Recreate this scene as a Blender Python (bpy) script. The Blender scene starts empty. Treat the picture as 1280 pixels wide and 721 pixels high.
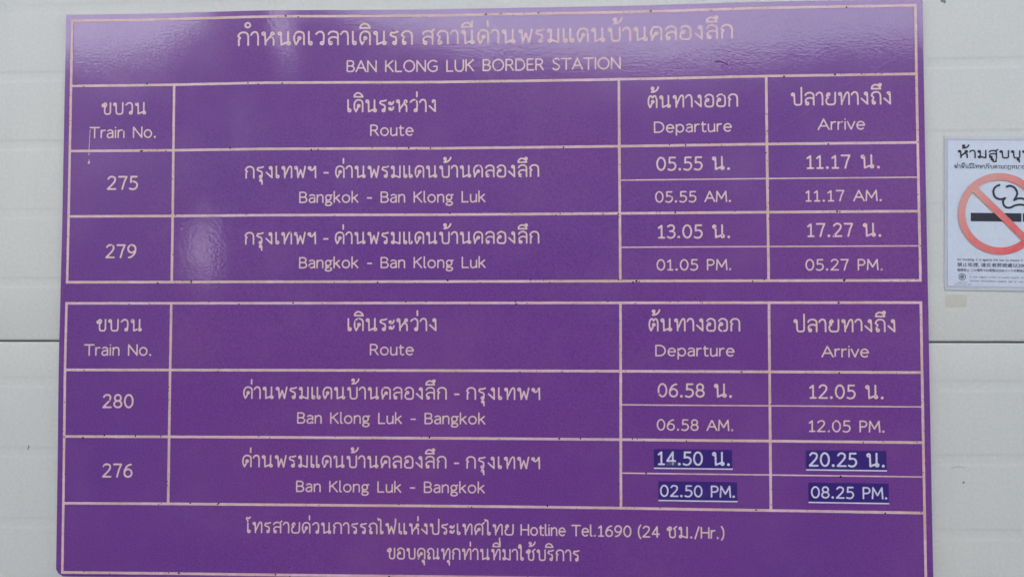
import bpy, math, random
import numpy as np
from mathutils import Matrix, Vector

# ------------------------------------------------------------------ camera, sky, sun, exposure
S = bpy.context.scene
COL = S.collection
BOARD_Z = 1.70                      # height of the board's middle above the platform (m)
CAM = (0.08957, -1.06351, BOARD_Z - 0.01392)
R_CAM = Matrix(((0.99895, -0.00035, -0.0458), (0.00182, 0.99949, 0.03197), (0.04576, -0.03202, 0.99844)))
cam_data = bpy.data.cameras.new('camera')
cam_data.sensor_width = 36.0
cam_data.lens = 950.0 / 1280.0 * 36.0
cam_data.clip_start = 0.05
cam_data.clip_end = 900.0
cam = bpy.data.objects.new('camera', cam_data)
COL.objects.link(cam)
B3 = Matrix(((1, 0, 0), (0, 0, -1), (0, 1, 0)))          # wall frame (right, up, out) -> world
cam.matrix_world = Matrix.Translation(CAM) @ (B3 @ R_CAM.transposed()).normalized().to_4x4()
S.camera = cam

SUN_EL, SUN_AZ = math.radians(68), math.radians(205)
world = bpy.data.worlds.new('World')
S.world = world
world.use_nodes = True
wn, wl = world.node_tree.nodes, world.node_tree.links
wn.clear()
sky = wn.new('ShaderNodeTexSky')
sky.sky_type = 'NISHITA'
sky.sun_disc = False
sky.sun_elevation = SUN_EL
sky.sun_rotation = SUN_AZ
sky.air_density = 1.0
sky.dust_density = 4.0
sky.ozone_density = 1.0
hs = wn.new('ShaderNodeHueSaturation')
hs.inputs['Saturation'].default_value = 0.32        # overcast, nearly grey sky
bg = wn.new('ShaderNodeBackground')
bg.inputs['Strength'].default_value = 0.15
wo = wn.new('ShaderNodeOutputWorld')
wl.new(sky.outputs[0], hs.inputs['Color'])
wl.new(hs.outputs[0], bg.inputs[0])
wl.new(bg.outputs[0], wo.inputs[0])

sd = bpy.data.lights.new('sun', 'SUN')
sd.energy = 0.5
sd.angle = math.radians(15)
sd.color = (1.0, 0.96, 0.90)
sun = bpy.data.objects.new('sun', sd)
COL.objects.link(sun)
# high sun behind thin cloud; the added roof keeps it off the wall
sdir = Vector((math.sin(SUN_AZ) * math.cos(SUN_EL), math.cos(SUN_AZ) * math.cos(SUN_EL), math.sin(SUN_EL)))
sun.rotation_euler = sdir.to_track_quat('Z', 'Y').to_euler()

S.view_settings.view_transform = 'Standard'
S.view_settings.look = 'None'
S.view_settings.gamma = 1.0
S.view_settings.exposure = 2.97
S.view_settings.use_curve_mapping = False
random.seed(7)
RNG = np.random.default_rng(11)

# ------------------------------------------------------------------ helpers
def srgb(r, g, b):
    f = lambda c: c / 12.92 if c <= 0.04045 else ((c + 0.055) / 1.055) ** 2.4
    return (f(r / 255), f(g / 255), f(b / 255), 1.0)

class NT:
    def __init__(self, name):
        self.m = bpy.data.materials.new(name)
        self.m.use_nodes = True
        self.t = self.m.node_tree
        self.b = self.t.nodes['Principled BSDF']
        self.co = self.t.nodes.new('ShaderNodeTexCoord').outputs['Object']
    def link(self, a, b): self.t.links.new(a, b)
    def noise(self, scale, detail=3.0, rough=0.55, stretch=None):
        n = self.t.nodes.new('ShaderNodeTexNoise')
        n.inputs['Scale'].default_value = scale
        n.inputs['Detail'].default_value = detail
        n.inputs['Roughness'].default_value = rough
        if stretch:
            mp = self.t.nodes.new('ShaderNodeMapping')
            mp.inputs['Scale'].default_value = stretch
            self.link(self.co, mp.inputs[0]); self.link(mp.outputs[0], n.inputs['Vector'])
        else:
            self.link(self.co, n.inputs['Vector'])
        return n.outputs['Fac']
    def ramp(self, fac, stops):
        r = self.t.nodes.new('ShaderNodeValToRGB')
        e = r.color_ramp.elements
        while len(e) < len(stops): e.new(0.5)
        for k, (p, c) in enumerate(stops):
            e[k].position = p; e[k].color = c if len(c) == 4 else (*c, 1)
        self.link(fac, r.inputs[0])
        return r.outputs[0]
    def mix(self, fac, a, b, mode='MIX'):
        n = self.t.nodes.new('ShaderNodeMix'); n.data_type = 'RGBA'; n.blend_type = mode
        for sock, v in ((n.inputs[0], fac), (n.inputs[6], a), (n.inputs[7], b)):
            if hasattr(v, 'links'): self.link(v, sock)
            else: sock.default_value = v
        return n.outputs[2]
    def bump(self, h, strength, dist, prev=None):
        n = self.t.nodes.new('ShaderNodeBump')
        n.inputs['Strength'].default_value = strength
        n.inputs['Distance'].default_value = dist
        self.link(h, n.inputs['Height'])
        if prev: self.link(prev, n.inputs['Normal'])
        return n.outputs[0]

G = lambda a: (a, a, a, 1)

def mat_panel():
    n = NT('purple_sheet')
    base = n.mix(n.noise(3.0, 2), srgb(107, 62, 150), srgb(132, 72, 149))
    grain = n.ramp(n.noise(420, 2, 0.7), [(0.30, G(0.80)), (0.70, G(1.20))])
    col = n.mix(1.0, base, grain, 'MULTIPLY')
    scuff_haze = n.ramp(n.noise(9, 6, 0.7), [(0.48, G(0)), (0.75, G(1))])  # pale mottling: scuffs, plus reflected haze put into the colour
    col = n.mix(n.mix(1.0, scuff_haze, G(0.26), 'MULTIPLY'), col, srgb(150, 104, 164))
    n.link(col, n.b.inputs['Base Color'])
    r = n.ramp(n.noise(14, 4, 0.6), [(0.3, G(0.03)), (0.75, G(0.06))])
    n.link(n.ramp(n.noise(5, 5, 0.65), [(0.3, G(0.30)), (0.7, G(0.46))]), n.b.inputs['Roughness'])
    n.b.inputs['IOR'].default_value = 1.30
    n.b.inputs['Coat Weight'].default_value = 0.85
    n.b.inputs['Coat IOR'].default_value = 1.5
    n.link(r, n.b.inputs['Coat Roughness'])
    b1 = n.bump(n.noise(240, 1.5, 0.5, (1, 1, 1.5)), 0.30, 0.00025)
    b2 = n.bump(n.noise(30, 2, 0.5), 0.10, 0.0005, b1)
    n.link(b2, n.b.inputs['Coat Normal'])
    return n.m

def mat_vinyl(name, c1, c2, rough=0.5, grain=0.10, scale=160, dirt=0):
    n = NT(name)
    base = n.mix(n.ramp(n.noise(11, 4, 0.6), [(0.35, G(0)), (0.65, G(1))]), c1, c2)
    g = n.ramp(n.noise(scale, 4, 0.7), [(0.25, G(1 - grain)), (0.75, G(1 + grain * 0.6))])
    col = n.mix(1.0, base, g, 'MULTIPLY')
    if dirt:
        d = n.ramp(n.noise(330, 3, 0.7), [(0.60, G(0)), (0.70, G(1))])
        p = n.ramp(n.noise(28, 2, 0.5), [(0.42, G(0)), (0.60, G(dirt))])
        col = n.mix(n.mix(1.0, d, p, 'MULTIPLY'), col, srgb(96, 60, 66))
    n.link(col, n.b.inputs['Base Color'])
    n.b.inputs['Roughness'].default_value = rough
    n.link(n.bump(n.noise(300, 2), 0.2, 0.0003), n.b.inputs['Normal'])
    return n.m

def mat_wall():
    n = NT('painted_cladding')
    base = n.mix(n.ramp(n.noise(2.2, 5, 0.6), [(0.32, G(0)), (0.68, G(1))]), (0.665, 0.680, 0.668, 1), (0.730, 0.718, 0.675, 1))
    g = n.ramp(n.noise(230, 4, 0.75), [(0.25, G(0.91)), (0.75, G(1.07))])
    col = n.mix(1.0, base, g, 'MULTIPLY')
    streak = n.ramp(n.noise(5, 5, 0.65, (7, 1, 0.7)), [(0.55, G(0)), (0.85, G(1))])
    col = n.mix(n.mix(1.0, streak, G(0.22), 'MULTIPLY'), col, (0.50, 0.50, 0.45, 1))
    spot = n.ramp(n.noise(17, 3, 0.5), [(0.745, G(0)), (0.79, G(1))])
    col = n.mix(n.mix(1.0, spot, G(0.35), 'MULTIPLY'), col, (0.40, 0.39, 0.33, 1))
    n.link(col, n.b.inputs['Base Color'])
    n.b.inputs['Roughness'].default_value = 0.55
    b1 = n.bump(n.noise(120, 4, 0.7), 0.25, 0.0006)
    n.link(n.bump(n.noise(6, 2), 0.5, 0.004, b1), n.b.inputs['Normal'])
    return n.m

def mat_plain(name, c, rough=0.6, grain=0.12, scale=60, transp=None):
    n = NT(name)
    g = n.ramp(n.noise(scale, 4, 0.7), [(0.25, G(1 - grain)), (0.75, G(1 + grain))])
    n.link(n.mix(1.0, c, g, 'MULTIPLY'), n.b.inputs['Base Color'])
    n.b.inputs['Roughness'].default_value = rough
    if transp is not None:
        a = n.ramp(n.noise(scale * 1.5, 3, 0.7), [(0.3, G(transp * 0.5)), (0.7, G(min(1, transp * 1.5)))])
        n.link(a, n.b.inputs['Alpha'])
    return n.m

M_PANEL = mat_panel()
M_TEXT = mat_vinyl('beige_vinyl', srgb(238, 200, 213), srgb(236, 206, 198))
M_RULE = mat_vinyl('beige_stripe', srgb(238, 201, 211), srgb(222, 184, 176), 0.45, 0.16, 90, 0.9)
M_WALL = mat_wall()
M_SCUFF = mat_plain('dark_scuff_mark', srgb(100, 62, 130), 0.6, 0.1, 200)
M_EDGE = mat_plain('cut_sheet_edge', srgb(70, 35, 100), 0.5)
M_PATCH = mat_plain('indigo_sticker', srgb(64, 42, 126), 0.30, 0.10, 300)
M_WHITE = mat_vinyl('white_vinyl', srgb(222, 220, 238), srgb(216, 214, 236), 0.45, 0.06)
M_DIRT = mat_plain('dark_dirt', (0.018, 0.012, 0.014, 1), 0.8)
M_CHIP = mat_plain('flaked_paint', srgb(222, 190, 212), 0.7)
M_SCR = mat_plain('light_scratch', srgb(190, 150, 205), 0.5, 0.1, 200, 0.17)
M_SMEAR = mat_plain('grey_smear', srgb(150, 140, 180), 0.6, 0.1, 700, 0.45)
M_JOINT = mat_plain('joint_gasket', (0.10, 0.10, 0.097, 1), 0.8)
M_PAPER = mat_plain('notice_paper', srgb(214, 222, 238), 0.45, 0.05, 150)
M_LAM = mat_plain('laminate_margin', srgb(206, 210, 218), 0.30, 0.05, 120)
M_PINK = mat_plain('pink_line', srgb(198, 168, 190), 0.6)
M_BLACK = mat_plain('black_print', srgb(32, 34, 52), 0.55, 0.2, 300)
M_GREY = mat_plain('small_black_print', srgb(58, 58, 84), 0.55, 0.2, 300)
def mat_red():
    n = NT('red_print')
    f = n.ramp(n.noise(16, 5, 0.75), [(0.36, srgb(238, 80, 92)), (0.60, srgb(234, 124, 122))])
    sep = n.t.nodes.new('ShaderNodeSeparateXYZ'); n.link(n.co, sep.inputs[0])
    mr = n.t.nodes.new('ShaderNodeMapRange')       # print paler towards its top-left
    mr.inputs[1].default_value = -0.060; mr.inputs[2].default_value = 0.02
    mth = n.t.nodes.new('ShaderNodeMath'); mth.operation = 'SUBTRACT'
    n.link(sep.outputs[0], mth.inputs[0]); n.link(sep.outputs[2], mth.inputs[1])
    n.link(mth.outputs[0], mr.inputs[0])
    col = n.mix(mr.outputs[0], srgb(228, 160, 152), f)
    g = n.ramp(n.noise(500, 3, 0.8), [(0.3, G(0.85)), (0.7, G(1.1))])
    n.link(n.mix(1.0, col, g, 'MULTIPLY'), n.b.inputs['Base Color'])
    n.b.inputs['Roughness'].default_value = 0.55
    return n.m
M_RED = mat_red()
M_TAPE = mat_plain('old_tape', srgb(208, 204, 194), 0.5, 0.05, 200)
M_STAIN = mat_plain('grey_scuff', (0.25, 0.25, 0.25, 1), 0.8, 0.2, 200, 0.6)
M_STAIN2 = mat_plain('ochre_scuff', (0.40, 0.38, 0.28, 1), 0.8, 0.2, 200, 0.14)

def tag(o, label=None, cat=None, group=None, kind=None):
    if label: o['label'] = label
    if cat: o['category'] = cat
    if group: o['group'] = group
    if kind: o['kind'] = kind
    return o

def empty(name, loc, label, cat):
    o = bpy.data.objects.new(name, None)
    COL.objects.link(o); o.location = loc; o.empty_display_size = 0.1
    return tag(o, label, cat)

def mesh_obj(name, verts, faces, mat, parent=None, smooth=False):
    me = bpy.data.meshes.new(name)
    me.from_pydata([tuple(map(float, v)) for v in verts], [], [tuple(f) for f in faces])
    me.materials.append(mat)
    if smooth:
        me.polygons.foreach_set('use_smooth', [True] * len(me.polygons))
    me.update()
    o = bpy.data.objects.new(name, me)
    COL.objects.link(o)
    if parent: o.parent = parent
    return o

# ------------------------------------------------------------------ stroke lettering
def sm(*p, k=7):
    """smooth curve through points"""
    p = [np.array(q, float) for q in p]
    if len(p) < 3: return [tuple(q) for q in p]
    P = [2 * p[0] - p[1]] + p + [2 * p[-1] - p[-2]]
    out = []
    for i in range(1, len(P) - 2):
        a, b, c, d = P[i - 1], P[i], P[i + 1], P[i + 2]
        for j in range(k):
            t = j / k
            out.append(tuple(0.5 * (2 * b + (c - a) * t + (2 * a - 5 * b + 4 * c - d) * t * t + (3 * b - a - 3 * c + d) * t ** 3)))
    out.append(tuple(p[-1]))
    return out
def O(cx, cy, rx, ry=None, a0=0, a1=360, k=20):
    ry = ry or rx
    return [(cx + rx * math.cos(math.radians(a0 + (a1 - a0) * i / k)), cy + ry * math.sin(math.radians(a0 + (a1 - a0) * i / k))) for i in range(k + 1)]
def L(*p): return list(p)

ARCH_K = sm((0, 70), (6, 86), (20, 98), (38, 101), (56, 97), (68, 84), (72, 66)) + L((72, 0))
KHO = sm((15, 88), (25, 99), (37, 96), (41, 84), (34, 70), (27, 56), (26, 36), (27, 16), (34, 3), (52, -1), (69, 3), (76, 18))
KHWAI = [O(38, 50, 9), L((8, 0), (6, 30)) + sm((6, 30), (1, 50), (4, 76), (18, 96), (38, 101), (58, 96), (70, 82), (72, 66)) + L((72, 0)), sm((30, 45), (20, 30), (9, 8))]
LO = [O(18, 10, 10), sm((9, 14), (5, 34), (14, 50), (32, 57), (54, 56), (70, 46)), sm((3, 80), (12, 94), (36, 102), (58, 96), (68, 84), (70, 68)) + L((70, 0))]
TH = {
 'ก': (72, [L((5, 0), (5, 46), (15, 58), (0, 70)) + ARCH_K[1:]]),
 'ข': (76, [O(15, 78, 10), KHO + L((76, 100))]),
 'ช': (84, [O(15, 78, 10), KHO + L((76, 62)) + sm((76, 62), (73, 74), (66, 80), (66, 88), (74, 92), (88, 106))]),
 'ค': (72, KHWAI),
 'ศ': (84, KHWAI + [sm((56, 96), (72, 102), (86, 116))]),
 'ง': (52, [O(36, 88, 10), L((46, 88), (48, 0), (0, 46))]),
 'ณ': (114, [O(16, 10, 10), sm((6, 12), (8, 32), (16, 46), (16, 57)) + L((0, 70)) + sm((0, 70), (6, 86), (18, 98), (34, 101), (50, 95), (60, 82), (62, 66)) + L((62, 0), (98, 15)), O(105, 10, 10), L((102, 100), (102, 18))]),
 'ด': (70, [O(37, 50, 9), L((14, 0)) + sm((14, 0), (3, 26), (0, 54), (6, 82), (20, 97), (36, 101), (56, 96), (67, 84), (70, 66)) + L((70, 0)), sm((33, 42), (26, 22), (14, 0))]),
 'ต': (70, [O(37, 50, 9), L((14, 0)) + sm((14, 0), (3, 26), (0, 54), (4, 80), (14, 98), (26, 98), (36, 84)) + sm((36, 84), (46, 98), (58, 98), (67, 84), (70, 66)) + L((70, 0)), sm((33, 42), (26, 22), (14, 0))]),
 'ถ': (72, [O(18, 10, 10), sm((8, 12), (7, 30), (15, 46), (15, 57)) + L((0, 70)) + ARCH_K[1:]]),
 'ท': (82, [O(10, 88, 10), L((20, 88), (23, 0)), sm((23, 16), (40, 52), (54, 86), (68, 101), (79, 94), (82, 74)) + L((82, 0))]),
 'น': (84, [O(10, 88, 10), L((20, 88), (22, 0), (64, 18)), O(74, 10, 10), L((70, 100), (70, 18))]),
 'บ': (78, [O(10, 88, 10), L((20, 88), (22, 22)) + sm((22, 22), (28, 4), (50, -1), (72, 4), (78, 22)) + L((78, 100))]),
 'ป': (78, [O(10, 88, 10), L((20, 88), (22, 22)) + sm((22, 22), (28, 4), (50, -1), (72, 4), (78, 22)) + L((78, 144))]),
 'ฝ': (88, [O(28, 84, 9), L((10, 98), (22, 0), (50, 66), (72, 0), (88, 144))]),
 'พ': (90, [O(10, 88, 10), L((20, 88), (27, 0), (50, 70), (71, 0), (90, 100))]),
 'ฟ': (90, [O(10, 88, 10), L((20, 88), (27, 0), (50, 70), (71, 0), (88, 100), (89, 144))]),
 'ม': (74, [O(10, 88, 10), L((20, 88), (20, 14)), O(12, 10, 10), L((22, 16), (66, 0), (72, 0), (72, 100))]),
 'ย': (74, [O(20, 86, 10), sm((10, 88), (5, 72), (18, 58)) + sm((18, 58), (3, 46), (2, 22), (12, 3), (38, -1), (64, 3), (73, 20)) + L((74, 100))]),
 'ร': (54, [O(32, 10, 10), sm((42, 10), (44, 36), (38, 54), (18, 62), (2, 72)) + sm((2, 72), (9, 90), (28, 90), (54, 98))]),
 'ล': (70, LO),
 'ส': (76, LO + [sm((52, 98), (66, 100), (80, 114))]),
 'ว': (56, [O(42, 10, 10), L((52, 12), (55, 58)) + sm((55, 58), (52, 84), (38, 99), (18, 98), (0, 82))]),
 'ห': (86, [O(10, 88, 10), L((20, 88), (24, 0)), L((24, 20), (66, 78)), O(74, 87, 10), sm((46, 50), (62, 62), (78, 52), (82, 34)) + L((82, 0))]),
 'ษ': (80, [O(10, 88, 10), L((20, 88), (22, 22)) + sm((22, 22), (28, 4), (46, -1), (66, 4), (72, 22)) + L((72, 100)), O(48, 52, 9), L((56, 52), (86, 60))]),
 'ฎ': (72, [L((5, 0), (5, 46), (15, 58), (0, 70)) + ARCH_K[1:] + L((72, -26), (20, -26)), O(14, -22, 8)]),
 'อ': (70, [O(21, 56, 10), sm((11, 56), (4, 38), (3, 16), (14, 1), (38, -2), (60, 1), (70, 18)) + L((70, 64)) + sm((70, 64), (64, 88), (40, 102), (16, 97), (3, 82))]),
 'ฯ': (62, [O(10, 86, 10), sm((10, 76), (26, 64), (42, 74), (52, 90), (58, 100)), L((60, 100), (62, 0))]),
 'า': (50, [sm((0, 80), (9, 95), (26, 102), (42, 95), (50, 70)) + L((50, 0))]),
 'เ': (28, [L((5, 100), (6, 12)), O(17, 10, 11)]),
 'แ': (74, [L((5, 100), (6, 12)), O(17, 10, 11), L((51, 100), (52, 12)), O(63, 10, 11)]),
 'โ': (30, [sm((30, 150), (18, 138), (2, 146), (-6, 136), (2, 126), (8, 108)) + L((8, 12)), O(19, 10, 11)]),
 'ไ': (30, [sm((-18, 148), (-14, 132), (-4, 140), (6, 134), (8, 112)) + L((8, 12)), O(19, 10, 11)]),
 'ใ': (30, [O(-6, 126, 9), sm((-14, 130), (-8, 146), (6, 142), (9, 116)) + L((8, 12)), O(19, 10, 11)]),
 'ะ': (38, [O(10, 72, 8), sm((10, 64), (24, 60), (36, 72), (40, 86)), O(10, 24, 8), sm((10, 16), (24, 12), (36, 24), (40, 38))]),
}
# marks, x measured from the right-hand stem of the consonant before them
def sara_i(): return [sm((-70, 128), (-66, 146), (-46, 161), (-22, 157), (-6, 142), (0, 128)) + L((-70, 128))]
MARK = {
 'ิ': sara_i(), 'ี': sara_i() + [L((0, 128), (0, 172))], 'ึ': sara_i() + [O(-4, 160, 9)], 'ื': sara_i() + [L((0, 128), (0, 172)), L((-18, 150), (-18, 172))],
 '่': [L((-4, 130), (-4, 168))],
 '้': [O(-34, 166, 9), sm((-26, 162), (-30, 146), (-42, 134)) + sm((-42, 134), (-16, 138), (6, 156), (14, 176))],
 'ั': [O(-44, 138, 9), sm((-36, 132), (-20, 132), (-4, 146), (2, 164))],
 'ุ': [O(-14, -24, 9), L((-5, -24), (-4, -58))],
 'ู': [O(-40, -24, 9), L((-32, -24), (-32, -54), (-4, -54), (-4, -20))],
}
LA = {
 'A': (82, [L((0, 0), (41, 100), (82, 0)), L((14, 34), (68, 34))]),
 'B': (58, [L((0, 0), (0, 100), (28, 100)) + O(30, 76, 23, 24, 90, -90, 12) + L((0, 52)), L((30, 52)) + O(33, 26, 25, 26, 90, -90, 12) + L((0, 0))]),
 'D': (72, [L((0, 0), (0, 100), (26, 100)) + O(28, 50, 44, 50, 90, -90, 18) + L((0, 0))]),
 'E': (50, [L((50, 0), (0, 0), (0, 100), (48, 100)), L((0, 52), (44, 52))]),
 'G': (78, [O(44, 50, 44, 51, 50, 315, 22) + L((76, 20), (76, 46), (48, 46))]),
 'H': (68, [L((0, 0), (0, 100)), L((68, 0), (68, 100)), L((0, 51), (68, 51))]),
 'I': (2, [L((1, 0), (1, 100))]),
 'K': (62, [L((0, 0), (0, 100)), L((58, 100), (4, 46)), L((18, 60), (62, 0))]),
 'L': (48, [L((0, 100), (0, 0), (48, 0))]),
 'M': (86, [L((0, 0), (6, 100), (43, 28), (80, 100), (86, 0))]),
 'N': (70, [L((0, 0), (0, 100), (70, 0), (70, 100))]),
 'O': (88, [O(44, 50, 44, 51, k=28)]),
 'P': (54, [L((0, 0), (0, 100), (26, 100)) + O(28, 73, 26, 27, 90, -90, 12) + L((0, 46))]),
 'R': (60, [L((0, 0), (0, 100), (26, 100)) + O(28, 74, 25, 26, 90, -90, 12) + L((0, 48)), L((30, 48), (60, 0))]),
 'S': (52, [sm((50, 90), (38, 100), (20, 101), (4, 90), (4, 70), (18, 57), (36, 47), (50, 32), (48, 11), (32, -1), (14, -1), (0, 9))]),
 'T': (78, [L((0, 100), (78, 100)), L((39, 100), (39, 0))]),
 'U': (68, [L((0, 100), (0, 34)) + sm((0, 34), (6, 12), (22, -1), (34, -2), (48, -1), (62, 12), (68, 34)) + L((68, 100))]),
 'a': (46, [sm((4, 66), (18, 74), (34, 72), (45, 62), (46, 46)) + L((46, 0)), sm((46, 44), (26, 43), (8, 36), (0, 20), (6, 4), (20, -1), (34, 5), (46, 18))]),
 'b': (54, [L((0, 106), (0, 0)), O(27, 36, 27, 37)]),
 'c': (46, [O(32, 36, 32, 37, 55, 305, 18)]),
 'd': (54, [L((54, 106), (54, 0)), O(27, 36, 27, 37)]),
 'e': (56, [L((2, 38), (56, 38)) + O(29, 36, 28, 37, 4, 312, 20)]),
 'f': (30, [sm((34, 104), (22, 106), (13, 98), (12, 80)) + L((12, 0)), L((0, 70), (30, 70))]),
 'g': (52, [O(24, 46, 22, 26), L((36, 68), (56, 72)), sm((10, 24), (4, 12), (16, 4), (40, 2), (52, -12), (42, -28), (20, -32), (2, -24), (4, -8), (16, 2))]),
 'h': (48, [L((0, 106), (0, 0)), sm((0, 50), (10, 66), (28, 74), (44, 66), (48, 48)) + L((48, 0))]),
 'i': (2, [L((1, 0), (1, 72)), L((1, 98), (1, 99))]),
 'k': (48, [L((0, 106), (0, 0)), L((44, 72), (2, 32)), L((16, 44), (48, 0))]),
 'l': (10, [L((0, 106), (0, 16)) + sm((0, 16), (3, 3), (12, 0))]),
 'm': (84, [L((0, 72), (0, 0)), sm((0, 50), (10, 68), (24, 74), (38, 68), (42, 50)) + L((42, 0)), sm((42, 50), (52, 68), (66, 74), (80, 68), (84, 50)) + L((84, 0))]),
 'n': (48, [L((0, 72), (0, 0)), sm((0, 48), (10, 66), (28, 74), (44, 66), (48, 48)) + L((48, 0))]),
 'o': (60, [O(30, 36, 30, 37)]),
 'p': (56, [L((0, 72), (0, -30)), O(28, 36, 28, 37)]),
 'r': (30, [L((0, 72), (0, 0)), sm((0, 44), (8, 64), (20, 72), (32, 72))]),
 's': (40, [sm((38, 66), (22, 74), (6, 68), (4, 54), (18, 42), (34, 34), (38, 16), (28, 1), (12, -1), (0, 6))]),
 't': (32, [L((10, 92), (10, 18)) + sm((10, 18), (13, 4), (24, -1), (34, 3)), L((0, 71), (32, 71))]),
 'u': (48, [L((0, 72), (0, 24)) + sm((0, 24), (4, 6), (18, -2), (36, 5), (48, 22)), L((48, 72), (48, 0))]),
 'v': (54, [L((0, 72), (27, 0), (54, 72))]),
 'w': (80, [L((0, 72), (20, 0), (40, 66), (60, 0), (80, 72))]),
 'x': (50, [L((0, 72), (50, 0)), L((50, 72), (0, 0))]),
 'y': (54, [L((0, 72), (27, 4)), L((54, 72), (20, -30), (6, -30))]),
 '.': (8, [O(4, 3, 3.8)]), ',': (4, [L((4, 2), (0, -14))]), '-': (34, [L((0, 42), (34, 42))]),
 '/': (36, [L((0, -8), (36, 106))]),
 '(': (20, [sm((20, 112), (6, 88), (0, 48), (6, 8), (20, -16))]), ')': (20, [sm((0, 112), (14, 88), (20, 48), (14, 8), (0, -16))]),
 '0': (62, [O(31, 50, 31, 51, k=26)]),
 '1': (44, [L((2, 80), (24, 98), (24, 0)), L((4, 0), (44, 0))]),
 '2': (60, [sm((4, 84), (16, 98), (34, 101), (52, 92), (56, 74), (46, 52), (24, 26), (0, 0)) + L((60, 0))]),
 '3': (54, [sm((4, 92), (20, 101), (40, 99), (50, 86), (48, 66), (34, 55), (18, 53)), sm((18, 53), (38, 51), (53, 40), (54, 20), (42, 3), (20, -2), (0, 6))]),
 '4': (62, [L((44, 0), (44, 100), (0, 28), (62, 28))]),
 '5': (56, [L((52, 100), (10, 100), (8, 56)) + sm((8, 56), (26, 60), (46, 54), (56, 34), (50, 12), (34, -1), (16, -2), (0, 4))]),
 '6': (58, [sm((52, 99), (34, 94), (14, 76), (2, 50), (0, 30)), O(29, 30, 29, 31)]),
 '7': (58, [L((0, 100), (58, 100), (40, 56), (26, 0))]),
 '8': (58, [O(29, 76, 24, 25), O(29, 26, 29, 27)]),
 '9': (58, [O(29, 70, 29, 31), sm((58, 70), (56, 46), (44, 22), (24, 4), (6, -1))]),
}
TALL = 'ปฝฟ'
def layout(text):
    """list of strokes in em units (consonant height 100) and the natural width"""
    x = 0.0; out = []; right = 0.0; upper = False; first = True; ink = 0
    thai_adv, lat_adv = 29, 22
    for ch in text:
        if ch == ' ': x += 46 if any(c in TH and c not in 'น' for c in text) else 60; continue
        if ch in MARK:
            dy = 0
            if ch in '่้':
                dy = 42 if upper else 0
            if ch in 'ิีึืั': upper = True
            out += [[(right + px, py + dy) for px, py in s] for s in MARK[ch]]
            continue
        if ch == 'ำ':
            out.append([(right - 4 + px, 157 + py) for px, py in O(0, 0, 18)])
            ch = 'า'
        w, st = TH.get(ch) or LA[ch]
        adv = thai_adv if ch in TH else lat_adv
        if ch in 'าะ': x -= 8
        if ch in 'ATv': x -= 5
        if ch == '.': x += 3; adv += 8
        if ch in '0123456789': adv = 25
        out += [[(x + px, py) for px, py in s] for s in st]
        right = x + {'น': 70, 'ห': 82, 'ช': 76, 'ศ': 72, 'ส': 70, 'ร': 48, 'ณ': 102}.get(ch, w)
        upper = False
        ink = x + w
        x += w + adv
        if ch in 'ATv': x -= 5
    return out, ink

def sdf_mesh(strokes, r, cell, nicks=()):
    """clean outline mesh of round-ended strokes; strokes in metres (x right, y up)"""
    xs = [p[0] for s in strokes for p in s]; ys = [p[1] for s in strokes for p in s]
    x0, x1, y0, y1 = min(xs) - r - 2 * cell, max(xs) + r + 2 * cell, min(ys) - r - 2 * cell, max(ys) + r + 2 * cell
    nx, ny = int((x1 - x0) / cell) + 2, int((y1 - y0) / cell) + 2
    X = x0 + np.arange(nx) * cell; Y = y0 + np.arange(ny) * cell
    D = np.full((ny, nx), 10 * r)
    for s in strokes:
        if len(s) == 1: s = [s[0], s[0]]
        for a, b in zip(s[:-1], s[1:]):
            m = r + 2 * cell
            i0 = max(0, int((min(a[0], b[0]) - m - x0) / cell)); i1 = min(nx, int((max(a[0], b[0]) + m - x0) / cell) + 2)
            j0 = max(0, int((min(a[1], b[1]) - m - y0) / cell)); j1 = min(ny, int((max(a[1], b[1]) + m - y0) / cell) + 2)
            gx = X[None, i0:i1]; gy = Y[j0:j1, None]
            dx, dy = b[0] - a[0], b[1] - a[1]; l2 = dx * dx + dy * dy + 1e-18
            t = np.clip(((gx - a[0]) * dx + (gy - a[1]) * dy) / l2, 0, 1)
            d = np.hypot(gx - a[0] - t * dx, gy - a[1] - t * dy)
            D[j0:j1, i0:i1] = np.minimum(D[j0:j1, i0:i1], d)
    F = r - D
    # slightly ragged knife-cut edge
    ph = RNG.uniform(0, 6.28, 4)
    F = F + 0.05 * r * (np.sin(X[None, :] / r * 0.9 + ph[0]) * np.sin(Y[:, None] / r * 1.1 + ph[1]) + np.sin(X[None, :] / r * 2.3 + ph[2] + Y[:, None] / r * 1.7))
    for cx, cy, cr in nicks:
        F = np.minimum(F, np.hypot(X[None, :] - cx, Y[:, None] - cy) - cr)
    return contour(F, X, Y)

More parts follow.
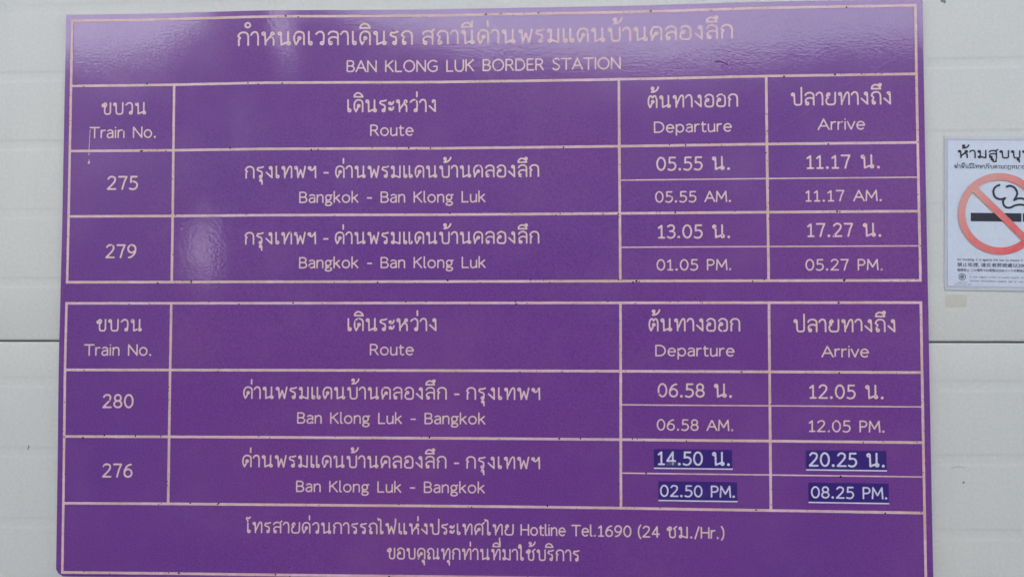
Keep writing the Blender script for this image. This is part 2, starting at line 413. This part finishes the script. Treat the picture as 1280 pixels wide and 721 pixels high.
def contour(F, X, Y):
    ins = F > 0
    full = ins[:-1, :-1] & ins[:-1, 1:] & ins[1:, :-1] & ins[1:, 1:]
    anyi = ins[:-1, :-1] | ins[:-1, 1:] | ins[1:, :-1] | ins[1:, 1:]
    V = []; key = {}; faces = []
    def vid(kx, pt):
        i = key.get(kx)
        if i is None:
            i = key[kx] = len(V); V.append(pt)
        return i
    for j in range(full.shape[0]):
        row = full[j]
        if row.any():
            d = np.diff(np.concatenate(([0], row.astype(np.int8), [0])))
            for a, b in zip(np.where(d == 1)[0], np.where(d == -1)[0]):
                while a < b:
                    c = min(b, a + 12)
                    faces.append([vid((a, j), (X[a], Y[j])), vid((c, j), (X[c], Y[j])), vid((c, j + 1), (X[c], Y[j + 1])), vid((a, j + 1), (X[a], Y[j + 1]))])
                    a = c
    for j, i in zip(*np.where(anyi & ~full)):
        cs = [(i, j), (i + 1, j), (i + 1, j + 1), (i, j + 1)]
        f = []
        for k in range(4):
            (ai, aj), (bi, bj) = cs[k], cs[(k + 1) % 4]
            fa, fb = F[aj, ai], F[bj, bi]
            if fa > 0: f.append(vid((ai, aj), (X[ai], Y[aj])))
            if (fa > 0) != (fb > 0):
                t = fa / (fa - fb)
                kk = ('e', min(ai, bi), min(aj, bj), ai != bi)
                f.append(vid(kk, (X[ai] + (X[bi] - X[ai]) * t, Y[aj] + (Y[bj] - Y[aj]) * t)))
        if len(f) >= 3: faces.append(f)
    return V, faces

def text_strokes(text, u0, u1, vbase, h, weight=7.3):
    """fit a line between u0 and u1 with its baseline at vbase, ink height h; returns strokes with y up = -v"""
    st, w = layout(text)
    k = h / (100 + 2 * weight)
    r = weight * k
    kx = (u1 - u0 - 2 * r) / w
    return [[(u0 + r + x * kx, -vbase + r + y * k) for x, y in s] for s in st], r, kx / k

# ------------------------------------------------------------------ the sheet of the board: slightly wavy
def lerp(x, xs, ys): return float(np.interp(x, xs, ys))
WU = [-.60, -.447, -.31, -.19, -.06, .05, .19, .29, .395, .60]
WT = [-.4, -.1, -.9, 0, 1.7, 2.0, 1.4, .7, 0, -.6]          # slack of the sheet along its top part, mm
WB = [.9, -.1, -.5, -.8, -1.3, -1.5, -1.3, -.7, -.3, .8]
def warp(u, v):
    t = max(-1, min(1, v / 0.33))
    s = -t if t < 0 else t
    dv = (lerp(u, WU, WT) if t < 0 else lerp(u, WU, WB)) * 0.00105 * s
    du = -0.0014 * math.exp(-((v - .08) / .14) ** 2) * max(0, (-.35 - u) / .25) + 0.0006 * math.exp(-(v / .2) ** 2)
    return u + du, v + dv
def bow(u, v):
    return 0.0012 * math.sin(u * 7.0 + 0.6) * math.cos(v * 5 + 0.3) + 0.0009 * math.sin(u * 17 + 1.0) * max(0, (-v - .1) / .3)
PLATE = -0.006       # front of the sheet at rest sits on the measured plane y = 0; cladding is behind
def board_pt(u, v, h=0.0):
    uu, vv = warp(u, v)
    return (uu, -(bow(u, v) + h), -vv)

board = empty('timetable_board', (0, 0, BOARD_Z), 'purple train timetable board with beige Thai and English lettering screwed flat to the pale wall', 'sign')
board['label'] = 'large purple train timetable board with beige Thai and English lettering on the pale wall'

def build_sheet():
    us = np.linspace(-.6095, .6100, 123); vs = np.linspace(-.4195, .3868, 82)
    V = []; F = []; nu = len(us); ch = 0.0075
    pts = {}
    def cl(u, v):
        # the bottom-left corner is clipped off, bottom-right slightly
        d = (u - us[0]) + (vs[-1] - v)
        if d < ch:
            k = (ch - d) / 2; u += k; v -= k
        return u, v
    for v in vs:
        for u in us: V.append(board_pt(*cl(u, v)))
    for j in range(len(vs) - 1):
        for i in range(nu - 1):
            a = j * nu + i
            F.append((a, a + nu, a + nu + 1, a + 1))
    sheet = mesh_obj('backing_sheet', V, F, M_PANEL, board, True)
    # rim and back
    ring = [(u, vs[0]) for u in us] + [(us[-1], v) for v in vs[1:]] + [(u, vs[-1]) for u in us[-2::-1]] + [(us[0], v) for v in vs[-2:0:-1]]
    V = []; F = []; n = len(ring)
    for u, v in ring:
        u, v = cl(u, v)
        V.append(board_pt(u, v, -0.0002)); V.append(board_pt(u, v, -0.003))
    for i in range(n):
        a, b = 2 * i, 2 * ((i + 1) % n)
        F.append((a, a + 1, b + 1, b))
    mesh_obj('sheet_edge', V, F, M_EDGE, board)
build_sheet()

def decal(name, V, F, h, mat, parent=board, label=None):
    o = mesh_obj(name, [board_pt(x, -y, h) for x, y in V], F, mat, parent)
    if label: o['label'] = label
    return o

# ruled lines -----------------------------------------------------------------
ROW = {'0': -.4104, '1': -.3148, '2': -.2198, '2b': -.1718, '3': -.1251, '3b': -.0775, '4': -.0303,
       '5': 0.0, '6': .0950, '6b': .1415, '7': .1896, '7b': .2357, '8': .2839, '9': .3813}
CU = {'L': -.6, 'a': -.4472, 'b': .1911, 'c': .3949, 'R': .6}
def ruled(u0, v0, u1, v1, w, h):
    n = max(2, int(math.hypot(u1 - u0, v1 - v0) / 0.006))
    V = []; F = []
    dx, dy = (u1 - u0), (v1 - v0); l = math.hypot(dx, dy); nx_, ny_ = -dy / l, dx / l
    for i in range(n + 1):
        t = i / n
        for s in (-1, 1):
            ww = w / 2 * (1 + RNG.normal() * 0.035)
            V.append((u0 + dx * t + nx_ * s * ww, -(v0 + dy * t + ny_ * s * ww)))
    for i in range(n):
        a = 2 * i
        F.append((a, a + 1, a + 3, a + 2))
    # keep faces looking outwards
    a, b, c = (np.array(V[k]) for k in F[0][:3])
    if np.cross(b - a, c - b) < 0: F = [f[::-1] for f in F]
    return decal('ruled_line', V, F, h, M_RULE)
W = 0.0036; WTHIN = 0.0018
e = W / 2
for k in ('0', '1', '2', '3', '4', '5', '6', '7', '8', '9'):
    ruled(CU['L'] - e, ROW[k], CU['R'] + e, ROW[k], W, 0.00025)
for k in ('2b', '3b', '6b', '7b'):
    ruled(CU['b'] + e, ROW[k], CU['R'] - e, ROW[k], WTHIN, 0.00020)
for k, (t, b, t2, b2) in {'L': ('0', '4', '5', '9'), 'R': ('0', '4', '5', '9'), 'a': ('1', '4', '5', '8'), 'b': ('1', '4', '5', '8'), 'c': ('1', '4', '5', '8')}.items():
    ruled(CU[k], ROW[t] - e, CU[k], ROW[b] + e, W, 0.00045)
    ruled(CU[k], ROW[t2] - e, CU[k], ROW[b2] + e, W, 0.00045)

# lettering -------------------------------------------------------------------
LINES = [
("thai_title_text","กำหนดเวลาเดินรถ สถานีด่านพรมแดนบ้านคลองลึก",-0.3547,0.3498,-0.3663,0.0210),
("english_title_text","BAN KLONG LUK BORDER STATION",-0.1959,0.1940,-0.3273,0.0175),
("column_heading_text","ขบวน",-0.5552,-0.4883,-0.2723,0.0182),
("column_heading_text","Train No.",-0.5708,-0.4732,-0.2381,0.0168),
("column_heading_text","เดินระหว่าง",-0.1955,-0.0664,-0.2709,0.0189),
("column_heading_text","Route",-0.1614,-0.0991,-0.2370,0.0166),
("column_heading_text","ต้นทางออก",0.2309,0.3560,-0.2721,0.0186),
("column_heading_text","Departure",0.2394,0.3470,-0.2372,0.0161),
("column_heading_text","ปลายทางถึง",0.4285,0.5658,-0.2730,0.0188),
("column_heading_text","Arrive",0.4654,0.5292,-0.2385,0.0162),
("train_number_text","275",-0.5445,-0.4987,-0.1632,0.0202),
("train_number_text","279",-0.5448,-0.4995,-0.0646,0.0201),
("route_text","กรุงเทพฯ - ด่านพรมแดนบ้านคลองลึก",-0.3424,0.0789,-0.1771,0.0180),
("route_text","Bangkok - Ban Klong Luk",-0.2633,0.0032,-0.1418,0.0163),
("route_text","กรุงเทพฯ - ด่านพรมแดนบ้านคลองลึก",-0.3422,0.0788,-0.0831,0.0179),
("route_text","Bangkok - Ban Klong Luk",-0.2630,0.0033,-0.0490,0.0162),
("time_text","05.55 น.",0.2422,0.3437,-0.1840,0.0195),
("time_text","05.55 AM.",0.2401,0.3448,-0.1394,0.0159),
("time_text","13.05 น.",0.2432,0.3430,-0.0892,0.0194),
("time_text","01.05 PM.",0.2413,0.3443,-0.0447,0.0158),
("time_text","11.17 น.",0.4483,0.5485,-0.1846,0.0196),
("time_text","11.17 AM.",0.4460,0.5503,-0.1393,0.0160),
("time_text","17.27 น.",0.4479,0.5487,-0.0903,0.0194),
("time_text","05.27 PM.",0.4452,0.5496,-0.0441,0.0159),
("column_heading_text","ขบวน",-0.5565,-0.4893,0.0403,0.0179),
("column_heading_text","Train No.",-0.5722,-0.4747,0.0750,0.0166),
("column_heading_text","เดินระหว่าง",-0.1935,-0.0652,0.0396,0.0186),
("column_heading_text","Route",-0.1604,-0.0980,0.0736,0.0163),
("column_heading_text","ต้นทางออก",0.2297,0.3555,0.0396,0.0184),
("column_heading_text","Departure",0.2388,0.3474,0.0741,0.0160),
("column_heading_text","ปลายทางถึง",0.4280,0.5661,0.0407,0.0184),
("column_heading_text","Arrive",0.4662,0.5294,0.0751,0.0162),
("train_number_text","280",-0.5449,-0.4995,0.1495,0.0200),
("train_number_text","276",-0.5439,-0.4996,0.2477,0.0199),
("route_text","ด่านพรมแดนบ้านคลองลึก - กรุงเทพฯ",-0.3415,0.0798,0.1353,0.0177),
("route_text","Ban Klong Luk - Bangkok",-0.2634,0.0033,0.1696,0.0161),
("route_text","ด่านพรมแดนบ้านคลองลึก - กรุงเทพฯ",-0.3414,0.0797,0.2311,0.0176),
("route_text","Ban Klong Luk - Bangkok",-0.2637,0.0028,0.2650,0.0160),
("time_text","06.58 น.",0.2418,0.3435,0.1304,0.0194),
("time_text","06.58 AM.",0.2405,0.3449,0.1761,0.0158),
("time_text","12.05 น.",0.4480,0.5482,0.1316,0.0196),
("time_text","12.05 PM.",0.4469,0.5487,0.1769,0.0163),
("hotline_text","โทรสายด่วนการรถไฟแห่งประเทศไทย Hotline Tel.1690 (24 ชม./Hr.)",-0.3341,0.3319,0.3222,0.0161),
("thanks_text","ขอบคุณทุกท่านที่มาใช้บริการ",-0.1349,0.1341,0.3564,0.0160),
]
for name, s, u0, u1, vb, h in LINES:
    # measured positions already include the sheet's slack: take it back out
    um = (u0 + u1) / 2
    vb2 = vb - (warp(um, vb)[1] - vb)
    thai = any(c in TH for c in s)
    st, r, ratio = text_strokes(s, u0, u1, vb2, h, 7.1 if thai or s[0].isdigit() else 6.9)
    nicks = []
    allp = [p for q in st for p in q]
    for _ in range(int(len(s) * 0.35) + random.choice((0, 1, 2))):
        p = random.choice(allp)
        nicks.append((p[0] + random.gauss(0, r * .7), p[1] + random.gauss(0, r * .7), r * random.uniform(0.35, 0.95)))
    V, F = sdf_mesh(st, r, 0.00042, nicks)
    decal(name, V, F, 0.00035, M_TEXT)

# time stickers: later corrections stuck over the old times --------------------
def quad_patch(u0, u1, v0, v1, cut=0.0):
    us = np.linspace(u0, u1, 14); vs = np.linspace(v0, v1, 5)
    V = [(u, -v) for v in vs for u in us]; n = len(us)
    F = [(j * n + i, j * n + n + i, j * n + n + i + 1, j * n + i + 1) for j in range(len(vs) - 1) for i in range(n - 1)]
    return V, F
for (a, b, c, d), (s, u0, u1, vb, h) in zip(
        ((0.2366, 0.3432, 0.2016, 0.2282), (0.2425, 0.3496, 0.2456, 0.2722), (0.4429, 0.5505, 0.2015, 0.2285), (0.4456, 0.5528, 0.2454, 0.2725)),
        (("14.50 น.", 0.2412, 0.3399, 0.2236, 0.0193), ("02.50 PM.", 0.2445, 0.3465, 0.2668, 0.0164), ("20.25 น.", 0.4464, 0.5481, 0.2237, 0.0195), ("08.25 PM.", 0.4489, 0.5509, 0.2666, 0.0164))):
    off = warp((a + b) / 2, c)[1] - c
    V, F = quad_patch(a, b, c - off, d - off - 0.0012)
    st_o = decal('time_sticker', V, F, 0.0006, M_PATCH)
    st_o['label'] = 'dark indigo sticker with the time ' + s.replace('น.', '').strip() + ' in white'
    V, F = quad_patch(a, b + 0.0004, d - off - 0.0012, d - off + 0.0006)
    decal('white_lower_edge', V, F, 0.0006, M_WHITE, st_o)
    strokes, r, _ = text_strokes(s, u0, u1, vb - off, h, 7.6)
    V, F = sdf_mesh(strokes, r, 0.00042)
    decal('time_text', V, F, 0.00075, M_WHITE, st_o)

# wear on the board -------------------------------------------------------------
def blob(cx, cy, r, n=9):
    ph = random.uniform(0, 6.28)
    return [(cx + r * random.uniform(.6, 1.25) * math.cos(ph + k * 2 * math.pi / n), cy + r * random.uniform(.6, 1.25) * math.sin(ph + k * 2 * math.pi / n)) for k in range(n)]
V = []; F = []
def add_blob(u, v, r):
    p = blob(u, -v, r); F.append(list(range(len(V), len(V) + len(p)))); V.extend(p)
for k, v in ROW.items():
    if 'b' in k: continue
    m = {'0': 14, '9': 14}.get(k, 24)
    for _ in range(m):
        add_blob(random.uniform(-.6, .6), v + random.choice((-1, 1)) * random.uniform(.2, 1.1) * W / 2, random.choice((.0005, .0006, .0007, .0009, .0013)) * random.uniform(.9, 1.25))
for c in CU.values():
    for _ in range(24):
        add_blob(c + random.choice((-1, 1)) * random.uniform(.2, 1.1) * W / 2, random.uniform(-.31, .28), random.choice((.0004, .0005, .0006, .0009)))
for u, v, r in ((-.4925, -.2195, .0011), (-.458, -.219, .0011), (-.6, .19, .0012), (-.459, .1892, .0013), (.2135, -.0303, .0017), (.489, -.3153, .0016), (.489, -.125, .0016), (.493, -.1248, .0012), (.4975, -.0308, .0019), (.489, 0, .0014), (.489, .096, .0012), (.489, .2365, .0015), (-.075, -.2198, .0015), (.2255, .2352, .0013), (.108, -.1253, .0011), (-.266, -.4098, .0012), (-.3385, -.315, .0012)):
    add_blob(u, v, r)
o = decal('dirt_specks', V, F, 0.0008, M_DIRT); o['kind'] = 'stuff'
# dark smudges inside a 9, a 6 and beside letters
# flaked streak below the T of the upper Train No.
st = []
for a, b in (((-.5703, -.2500), (-.5706, -.2462)), ((-.5707, -.2448), (-.5709, -.2430)), ((-.5706, -.2420), (-.5712, -.2380)), ((-.5712, -.2366), (-.5709, -.2334)), ((-.5711, -.2322), (-.5716, -.2210)), ((-.5716, -.2166), (-.5715, -.2140)), ((-.5713, -.2070), (-.5714, -.2062))):
    st.append([(a[0], -a[1]), (b[0], -b[1])])
V, F = sdf_mesh(st, 0.00052, 0.0002)
decal('flaked_streak', V, F, 0.00065, M_CHIP)
V, F = sdf_mesh([[(-.5722, .2020), (-.5708, .2036)], [(-.5712, .2042), (-.5708, .2024)]], 0.0011, 0.0003)
decal('flaked_spot', V, F, 0.00065, M_CHIP)
def scratch(pts, r, mat=M_SCR, name='scratch'):
    V, F = sdf_mesh([sm(*[(a, -b) for a, b in pts])], r, 0.00025)
    decal(name, V, F, 0.0009, mat)
scratch([(.573, -.337), (.50, -.298), (.43, -.252), (.30, -.185), (.16, -.120)], 0.00045)
scratch([(.111, -.315), (.100, -.285), (.086, -.240)], 0.0004)
scratch([(-.035, -.288), (.02, -.282), (.075, -.270), (.11, -.262)], 0.0004)
scratch([(-.155, -.345), (-.148, -.325), (-.140, -.290)], 0.0004)
scratch([(-.183, -.3475), (-.176, -.348), (-.168, -.3485)], 0.0005)
scratch([(-.255, -.160), (-.18, -.152), (-.12, -.148)], 0.0004)
scratch([(-.30, -.330), (-.22, -.331), (-.16, -.327)], 0.0003)
scratch([(.325, -.3375), (.333, -.3365), (.342, -.3330)], 0.0005, M_SCUFF, 'dark_scuff')
scratch([(.292, .2700), (.31, .2630), (.322, .2540), (.349, .2480)], 0.00045)
scratch([(.30, .2590), (.32, .2610), (.345, .2500)], 0.0004)
scratch([(-.03, -.06), (.0, -.085), (.05, -.13)], 0.0004)
V, F = sdf_mesh([[(.2540, -.2228), (.2650, -.2226)], [(.2580, -.2205), (.2660, -.2205)]], 0.0016, 0.0003, [(.2600, -.2235, .0010), (.2560, -.2200, .0012)])
decal('smeared_mark', V, F, 0.00085, M_SMEAR)

# ------------------------------------------------------------------ the wall behind: metal cladding panels with shallow ribs
WALL_Y = 0.0062            # flats of the cladding lie this far behind the board's face
wall = empty('clad_wall', (0, WALL_Y, 0), 'pale grey green metal clad wall with shallow horizontal grooves behind the purple board', 'wall')
MOD = 1.047; V0 = 0.0545
def clad_panel(vt, vb):
    prof = []                               # (v, depth behind the flat)
    prof += [(vt + 0.0011, 0.0075), (vt + 0.0012, 0.0016), (vt + 0.0022, 0.0004), (vt + 0.0040, 0.0)]
    g = vt + 0.0595
    while g < vb - 0.05:
        for dv, d in ((-0.0095, 0), (-0.0080, 0.00006), (-0.0062, 0.00036), (-0.0045, 0.00046), (0, 0.0005), (0.0040, 0.00046), (0.0058, 0.00036), (0.0076, 0.00006), (0.0092, 0)):
            prof.append((g + dv, d))
        g += 0.1003
    prof += [(vb - 0.0040, 0.0), (vb - 0.0022, 0.0004), (vb - 0.0012, 0.0016), (vb - 0.0011, 0.0075)]
    xs = np.linspace(-3.2, 3.6, 35)
    V = []; F = []; n = len(xs)
    for v, d in prof:
        for x in xs: V.append((x, d, BOARD_Z - v))
    for j in range(len(prof) - 1):
        for i in range(n - 1):
            a = j * n + i
            F.append((a, a + n, a + n + 1, a + 1))
    return mesh_obj('wall_panel', V, F, M_WALL, wall, True)
for k in (-3, -2, -1, 0):
    clad_panel(V0 + MOD * k, V0 + MOD * (k + 1))
clad_panel(V0 + MOD, BOARD_Z + 0.02)
clad_panel(V0 - MOD * 4 , V0 - MOD * 3)
for k in (-3, -2, -1, 0, 1):
    z = BOARD_Z - (V0 + MOD * k)
    mesh_obj('joint_gasket', [(-3.2, 0.0035, z - 0.0018), (3.6, 0.0035, z - 0.0018), (3.6, 0.0035, z + 0.0018), (-3.2, 0.0035, z + 0.0018)], [(0, 1, 2, 3)], M_JOINT, wall)
# scuffs that stay on the paint
def wall_mark(name, strokes, r, mat, nicks=()):
    V, F = sdf_mesh([[(a, -b) for a, b in s] for s in strokes], r, 0.0005, nicks)
    o = mesh_obj(name, [(x, -0.0003, y + BOARD_Z) for x, y in V], F, mat, wall)
wall_mark('scuff_mark', [[(.6385, -.4185), (.6430, -.4180)], [(.6410, -.4210), (.6425, -.4165)]], 0.0016, M_STAIN)
wall_mark('scuff_mark', [sm((.640, .2255), (.646, .2235), (.652, .2235), (.657, .2250))], 0.0011, M_STAIN2)
wall_mark('scuff_mark', [[(.6555, .2450), (.6562, .2440)]], 0.0012, M_STAIN)
wall_mark('scuff_mark', [[(-.6580, .2100), (-.6568, .2050)]], 0.0009, M_STAIN)

# ------------------------------------------------------------------ no smoking notice, taped to the wall, turned by a degree
notice = empty('no_smoking_notice', (0.6370, WALL_Y - 0.0006, BOARD_Z + 0.2300), 'white laminated no smoking notice with red prohibition circle right of the purple board', 'notice')
notice.rotation_euler = (0, math.radians(1.0), 0)
NW, NH = 0.1500, 0.2130
def nmesh(name, V, F, h, mat, parent=notice):
    return mesh_obj(name, [(x, -h, y) for x, y in V], F, mat, parent)
def rect(x0, x1, y0, y1): return [(x0, y0), (x1, y0), (x1, y1), (x0, y1)], [(0, 1, 2, 3)]
def nbox(name, x0, x1, y0, y1, h0, h1, mat):
    V = [(x, -h, y) for h in (h0, h1) for x, y in ((x0, y0), (x1, y0), (x1, y1), (x0, y1))]
    F = [(4, 5, 6, 7), (0, 1, 5, 4), (1, 2, 6, 5), (2, 3, 7, 6), (3, 0, 4, 7)]
    return mesh_obj(name, V, F, mat, notice)
nbox('laminate_pouch', 0.0016, NW, -NH, 0, 0, 0.0008, M_LAM)
V, F = rect(0.0046, NW - 0.0046, -NH + 0.0050, -0.0050); nmesh('paper', V, F, 0.0010, M_PAPER)
LW = 0.00035
for x0, x1, y0, y1 in ((0.0050, 0.0050, -NH + .0054, -.0054), (NW - .0050, NW - .0050, -NH + .0054, -.0054), (0.0050, NW - .0050, -NH + .0054, -NH + .0054), (0.0050, NW - .0050, -.0054, -.0054)):
    V, F = rect(x0 - LW, x1 + LW, y0 - LW, y1 + LW)
    nmesh('border_line', V, F, 0.0012 if x0 == x1 else 0.0014, M_PINK)
CX, CY, RO, RI = 0.0748, -0.1073, 0.0560, 0.0462
def ring(cx, cy, ro, ri, n=96):
    V = []; F = []
    for i in range(n):
        a = 2 * math.pi * i / n
        V += [(cx + ri * math.cos(a), cy + ri * math.sin(a)), (cx + ro * math.cos(a), cy + ro * math.sin(a))]
    for i in range(n):
        a, b = 2 * i, 2 * ((i + 1) % n)
        F.append((a, a + 1, b + 1, b))
    return V, F
V, F = ring(0, 0, RO, RI)
ringo = mesh_obj('prohibition_ring', [(x, 0, y) for x, y in V], F, M_RED, notice); ringo.location = (CX, -0.0022, CY)
c45 = math.cos(math.radians(45)); hw = 0.0047; ll = RI + 0.001
V = [((s * ll) * c45 + t * hw * c45, (-s * ll) * c45 + t * hw * c45) for s, t in ((-1, -1), (1, -1), (1, 1), (-1, 1))]
sl = mesh_obj('diagonal_bar', [(x, 0, y) for x, y in V], [(0, 1, 2, 3)], M_RED, notice); sl.location = (CX, -0.0020, CY)
V, F = rect(CX - .0385, CX + .0290, CY - .0106, CY + .0010); nmesh('cigarette', V, F, 0.0014, M_BLACK)
V, F = rect(CX + .0310, CX + .0345, CY - .0106, CY + .0010); nmesh('cigarette_tip', V, F, 0.0014, M_BLACK)
V, F = rect(CX + .0365, CX + .0395, CY - .0106, CY + .0010); nmesh('cigarette_tip', V, F, 0.0014, M_BLACK)
# smoke curls; local metres from points read off the notice
def npx(x, y): return ((x - 8) / 7.21 * 0.001075 , -(y - 40) / 7.21 * 0.001095)
sm1 = sm(*[npx(*p) for p in ((508, 486), (478, 500), (457, 530), (458, 570), (478, 602), (516, 614), (560, 604))])
sm1b = sm(*[npx(*p) for p in ((560, 604), (542, 628), (546, 664), (572, 688), (610, 688), (650, 668), (700, 662), (760, 672))])
sm2 = sm(*[npx(*p) for p in ((574, 500), (604, 492), (640, 506), (664, 540), (664, 576), (640, 622))])
sm2b = sm(*[npx(*p) for p in ((640, 622), (676, 606), (720, 608), (750, 630), (764, 664))])
V, F = sdf_mesh([sm1, sm1b, sm2, sm2b], 0.00140, 0.0003); nmesh('smoke_curl', V, F, 0.0014, M_BLACK)
def ntext(name, s, x0, x1, ybase, h, weight, mat=M_BLACK, cell=0.0003):
    st, r, ratio = text_strokes(s, x0, x1, -ybase, h, weight)
    V, F = sdf_mesh(st, r, cell)
    return nmesh(name, V, F, 0.0014, mat)
ntext('thai_heading_text', 'ห้ามสูบบุหรี่', 0.0190, NW - 0.0190, -0.0312, 0.0118, 10.5)
ntext('small_print', 'ฝ่าฝืนมีโทษปรับตามกฎหมาย ห้ามสูบ', 0.0140, NW - 0.0140, -0.0452, 0.0050, 8.5, M_GREY, 0.00022)
ntext('small_print', 'No Smoking, It is against the law to smoke in this public place', 0.0180, NW - 0.0120, -0.1722, 0.0030, 7.0, M_GREY, 0.0002)
def font_text(name, s, x, y, size, width=None, mat=M_GREY):
    c = bpy.data.curves.new('tmp', 'FONT'); c.body = s; c.size = size; c.resolution_u = 2; c.offset = size * 0.004
    o = bpy.data.objects.new('tmp', c); COL.objects.link(o)
    dg = bpy.context.evaluated_depsgraph_get()
    me = bpy.data.meshes.new_from_object(o.evaluated_get(dg))
    bpy.data.objects.remove(o); bpy.data.curves.remove(c)
    vs = [v.co.copy() for v in me.vertices]; fs = [list(p.vertices) for p in me.polygons]
    bpy.data.meshes.remove(me)
    if not vs: return
    w = max(v.x for v in vs); k = (width / w) if width else 1
    nmesh(name, [(x + v.x * k, y + v.y) for v in vs], fs, 0.0014, mat)
font_text('small_print', '禁止吸煙, 違反者將被處以2000銖罰款', 0.0180, -0.1800, 0.0060, NW - 0.034)
font_text('small_print', '喫煙禁止 この場所での喫煙は2000バーツの罰金が科せられます', 0.0180, -0.1868, 0.0045, NW - 0.034)
ntext('small_print', 'in the region office of public health and disease control', 0.0350, NW - 0.0120, -0.1955, 0.0022, 7.0, M_GREY, 0.0002)
ntext('small_print', 'further information please call or visit the website', 0.0350, NW - 0.0200, -0.2010, 0.0022, 8.0, M_GREY, 0.0002)
ntext('small_print', 'department', 0.0185, 0.0310, -0.2028, 0.0016, 7.0, M_GREY, 0.0002)
ntext('small_print', 'ministry of public health', 0.0140, 0.0370, -0.2055, 0.0015, 7.0, M_GREY, 0.0002)
V, F = sdf_mesh([O(0.0247, -0.1945, 0.0044), O(0.0247, -0.1945, 0.0022), [(0.0247, -0.1965), (0.0247, -0.1925)], [(0.0235, -0.1938), (0.0259, -0.1938)]], 0.00038, 0.0002)
nmesh('round_emblem', V, F, 0.0014, M_GREY)

# remnant of old tape under the notice
tape = empty('tape_remnant', (0.6367, WALL_Y - 0.0003, BOARD_Z + 0.0105), 'small beige square of old tape left on the wall just below the notice', 'tape')
tape = tape
V = []; F = []
us = np.linspace(0, 0.0275, 9); vs = np.linspace(0, -0.0165, 6)
for v in vs:
    for u in us:
        V.append((u + (0.0004 * random.uniform(-1, 1) if u in (us[0], us[-1]) else 0), -0.00025 - 0.0001 * random.random(), v + (0.0003 * random.uniform(-1, 1) if v in (vs[0], vs[-1]) else 0)))
for j in range(5):
    for i in range(8):
        a = j * 9 + i; F.append((a, a + 9, a + 10, a + 1))
mesh_obj('tape_film', V, F, M_TAPE, tape, True)

# ------------------------------------------------------------------ platform ground and the tall hedge added out of view, shaped for the board's gloss
gm = mat_plain('concrete_ground', (0.045, 0.045, 0.040, 1), 0.9, 0.2, 3)
gr = mesh_obj('ground', [(-400, -600, 0), (400, -600, 0), (400, 60, 0), (-400, 60, 0)], [(0, 1, 2, 3)], gm); gr['kind'] = 'structure'
def hedge():
    # height of the added foliage along x, shaped to draw the gloss edge
    D = 6.5
    def refl(px, py):
        u = (px - 640) / 892.0 + 0.0445 + .0; v = (py - 372) / 892.0
        return u + (u - 0.0896) / 1.0635 * D, BOARD_Z - v + (-v - (-0.0139)) / 1.0635 * D
    prof = [refl(*p) for p in ((-150, 50), (60, 68), (90, 66), (130, 62), (170, 50), (205, 34), (228, 18), (250, -20), (318, -24), (332, 0), (338, 50), (350, 84), (366, 66), (378, 0), (402, -10), (418, 6), (450, 24), (480, 36), (520, 48), (560, 60), (620, 66), (700, 66), (780, 66), (820, 70), (860, 78), (920, 84), (980, 80), (1040, 74), (1140, 66), (1300, 60))]
    PX = [p[0] for p in prof]; PZ = [p[1] for p in prof]
    V = []; F = []
    rs = np.random.default_rng(3)
    xs = np.arange(-14, 13, 0.05)
    # a dense inner body with a ragged top and one thin place shaped to give a gloss patch
    hx, hz = refl(242, 306)
    def thin(x, z, k=1.0):
        return ((x - hx) / (0.15 * k)) ** 2 + ((z - hz) / (0.32 * k)) ** 2 < 1
    for x in xs:
        top = float(np.interp(x, PX, PZ)) + rs.normal() * 0.02
        zs = [0.0] + [z for z in np.arange(1.4, 3.4, 0.08) if z < top - 0.1] + [top - 0.05]
        for z0, z1 in zip(zs[:-1], zs[1:]):
            if thin(x, (z0 + z1) / 2, 1 + rs.normal() * 0.15): continue
            i = len(V); dy = rs.normal() * 0.04
            V += [(x - 0.03, -D - 0.2 + dy, z0), (x + 0.03, -D - 0.2 + dy, z0), (x + 0.03, -D - 0.2 - dy, z1), (x - 0.03, -D - 0.2 - dy, z1)]
            F.append((i, i + 1, i + 2, i + 3))
    # leaf sprays on the front and along the tops
    for _ in range(16000):
        x = rs.uniform(-14, 13); top = float(np.interp(x, PX, PZ))
        z = top * rs.uniform(0.05, 1.0) if rs.random() < .6 else top + rs.normal() * 0.03
        if thin(x, z) and rs.random() < 0.45: continue
        c = np.array((x, -D + rs.uniform(-0.25, 0.15), z)); s = rs.uniform(.03, .085)
        a = rs.normal(size=3); a /= np.linalg.norm(a); b = np.cross(a, rs.normal(size=3)); b /= np.linalg.norm(b)
        i = len(V); V.extend([c - a * s, c - b * s * .5, c + a * s, c + b * s * .5]); F.append((i, i + 1, i + 2, i + 3))
    lm = mat_plain('added_foliage', (0.035, 0.05, 0.025, 1), 0.8, 0.5, 1.5)
    o = mesh_obj('added_hedge', V, F, lm)
    o['kind'] = 'stuff'
hedge()

# added roof out of view, leaving only a low band of sky as light
M_ROOF = mat_plain('added_roof_grey', (0.16, 0.16, 0.155, 1), 0.7, 0.15, 4)
roof = empty('added_roof', (0, 0, 8.0), 'added grey roof sheet out of view, shading the wall with the board', 'roof')
V = []; F = []
n = 160
for i in range(n + 1):
    x = -16 + 32 * i / n
    d = 0.03 * (1 if (i // 2) % 2 else 0)
    for y, z in ((0.05, 0.25), (-9.2, 0.0)):
        V += [(x, y, z + d), (x, y, z + d + 0.01)]
for i in range(n):
    a = 4 * i
    F += [(a, a + 4, a + 6, a + 2), (a + 1, a + 3, a + 7, a + 5), (a + 2, a + 6, a + 7, a + 3), (a, a + 1, a + 5, a + 4)]
mesh_obj('added_roof_sheet', V, F, M_ROOF, roof)
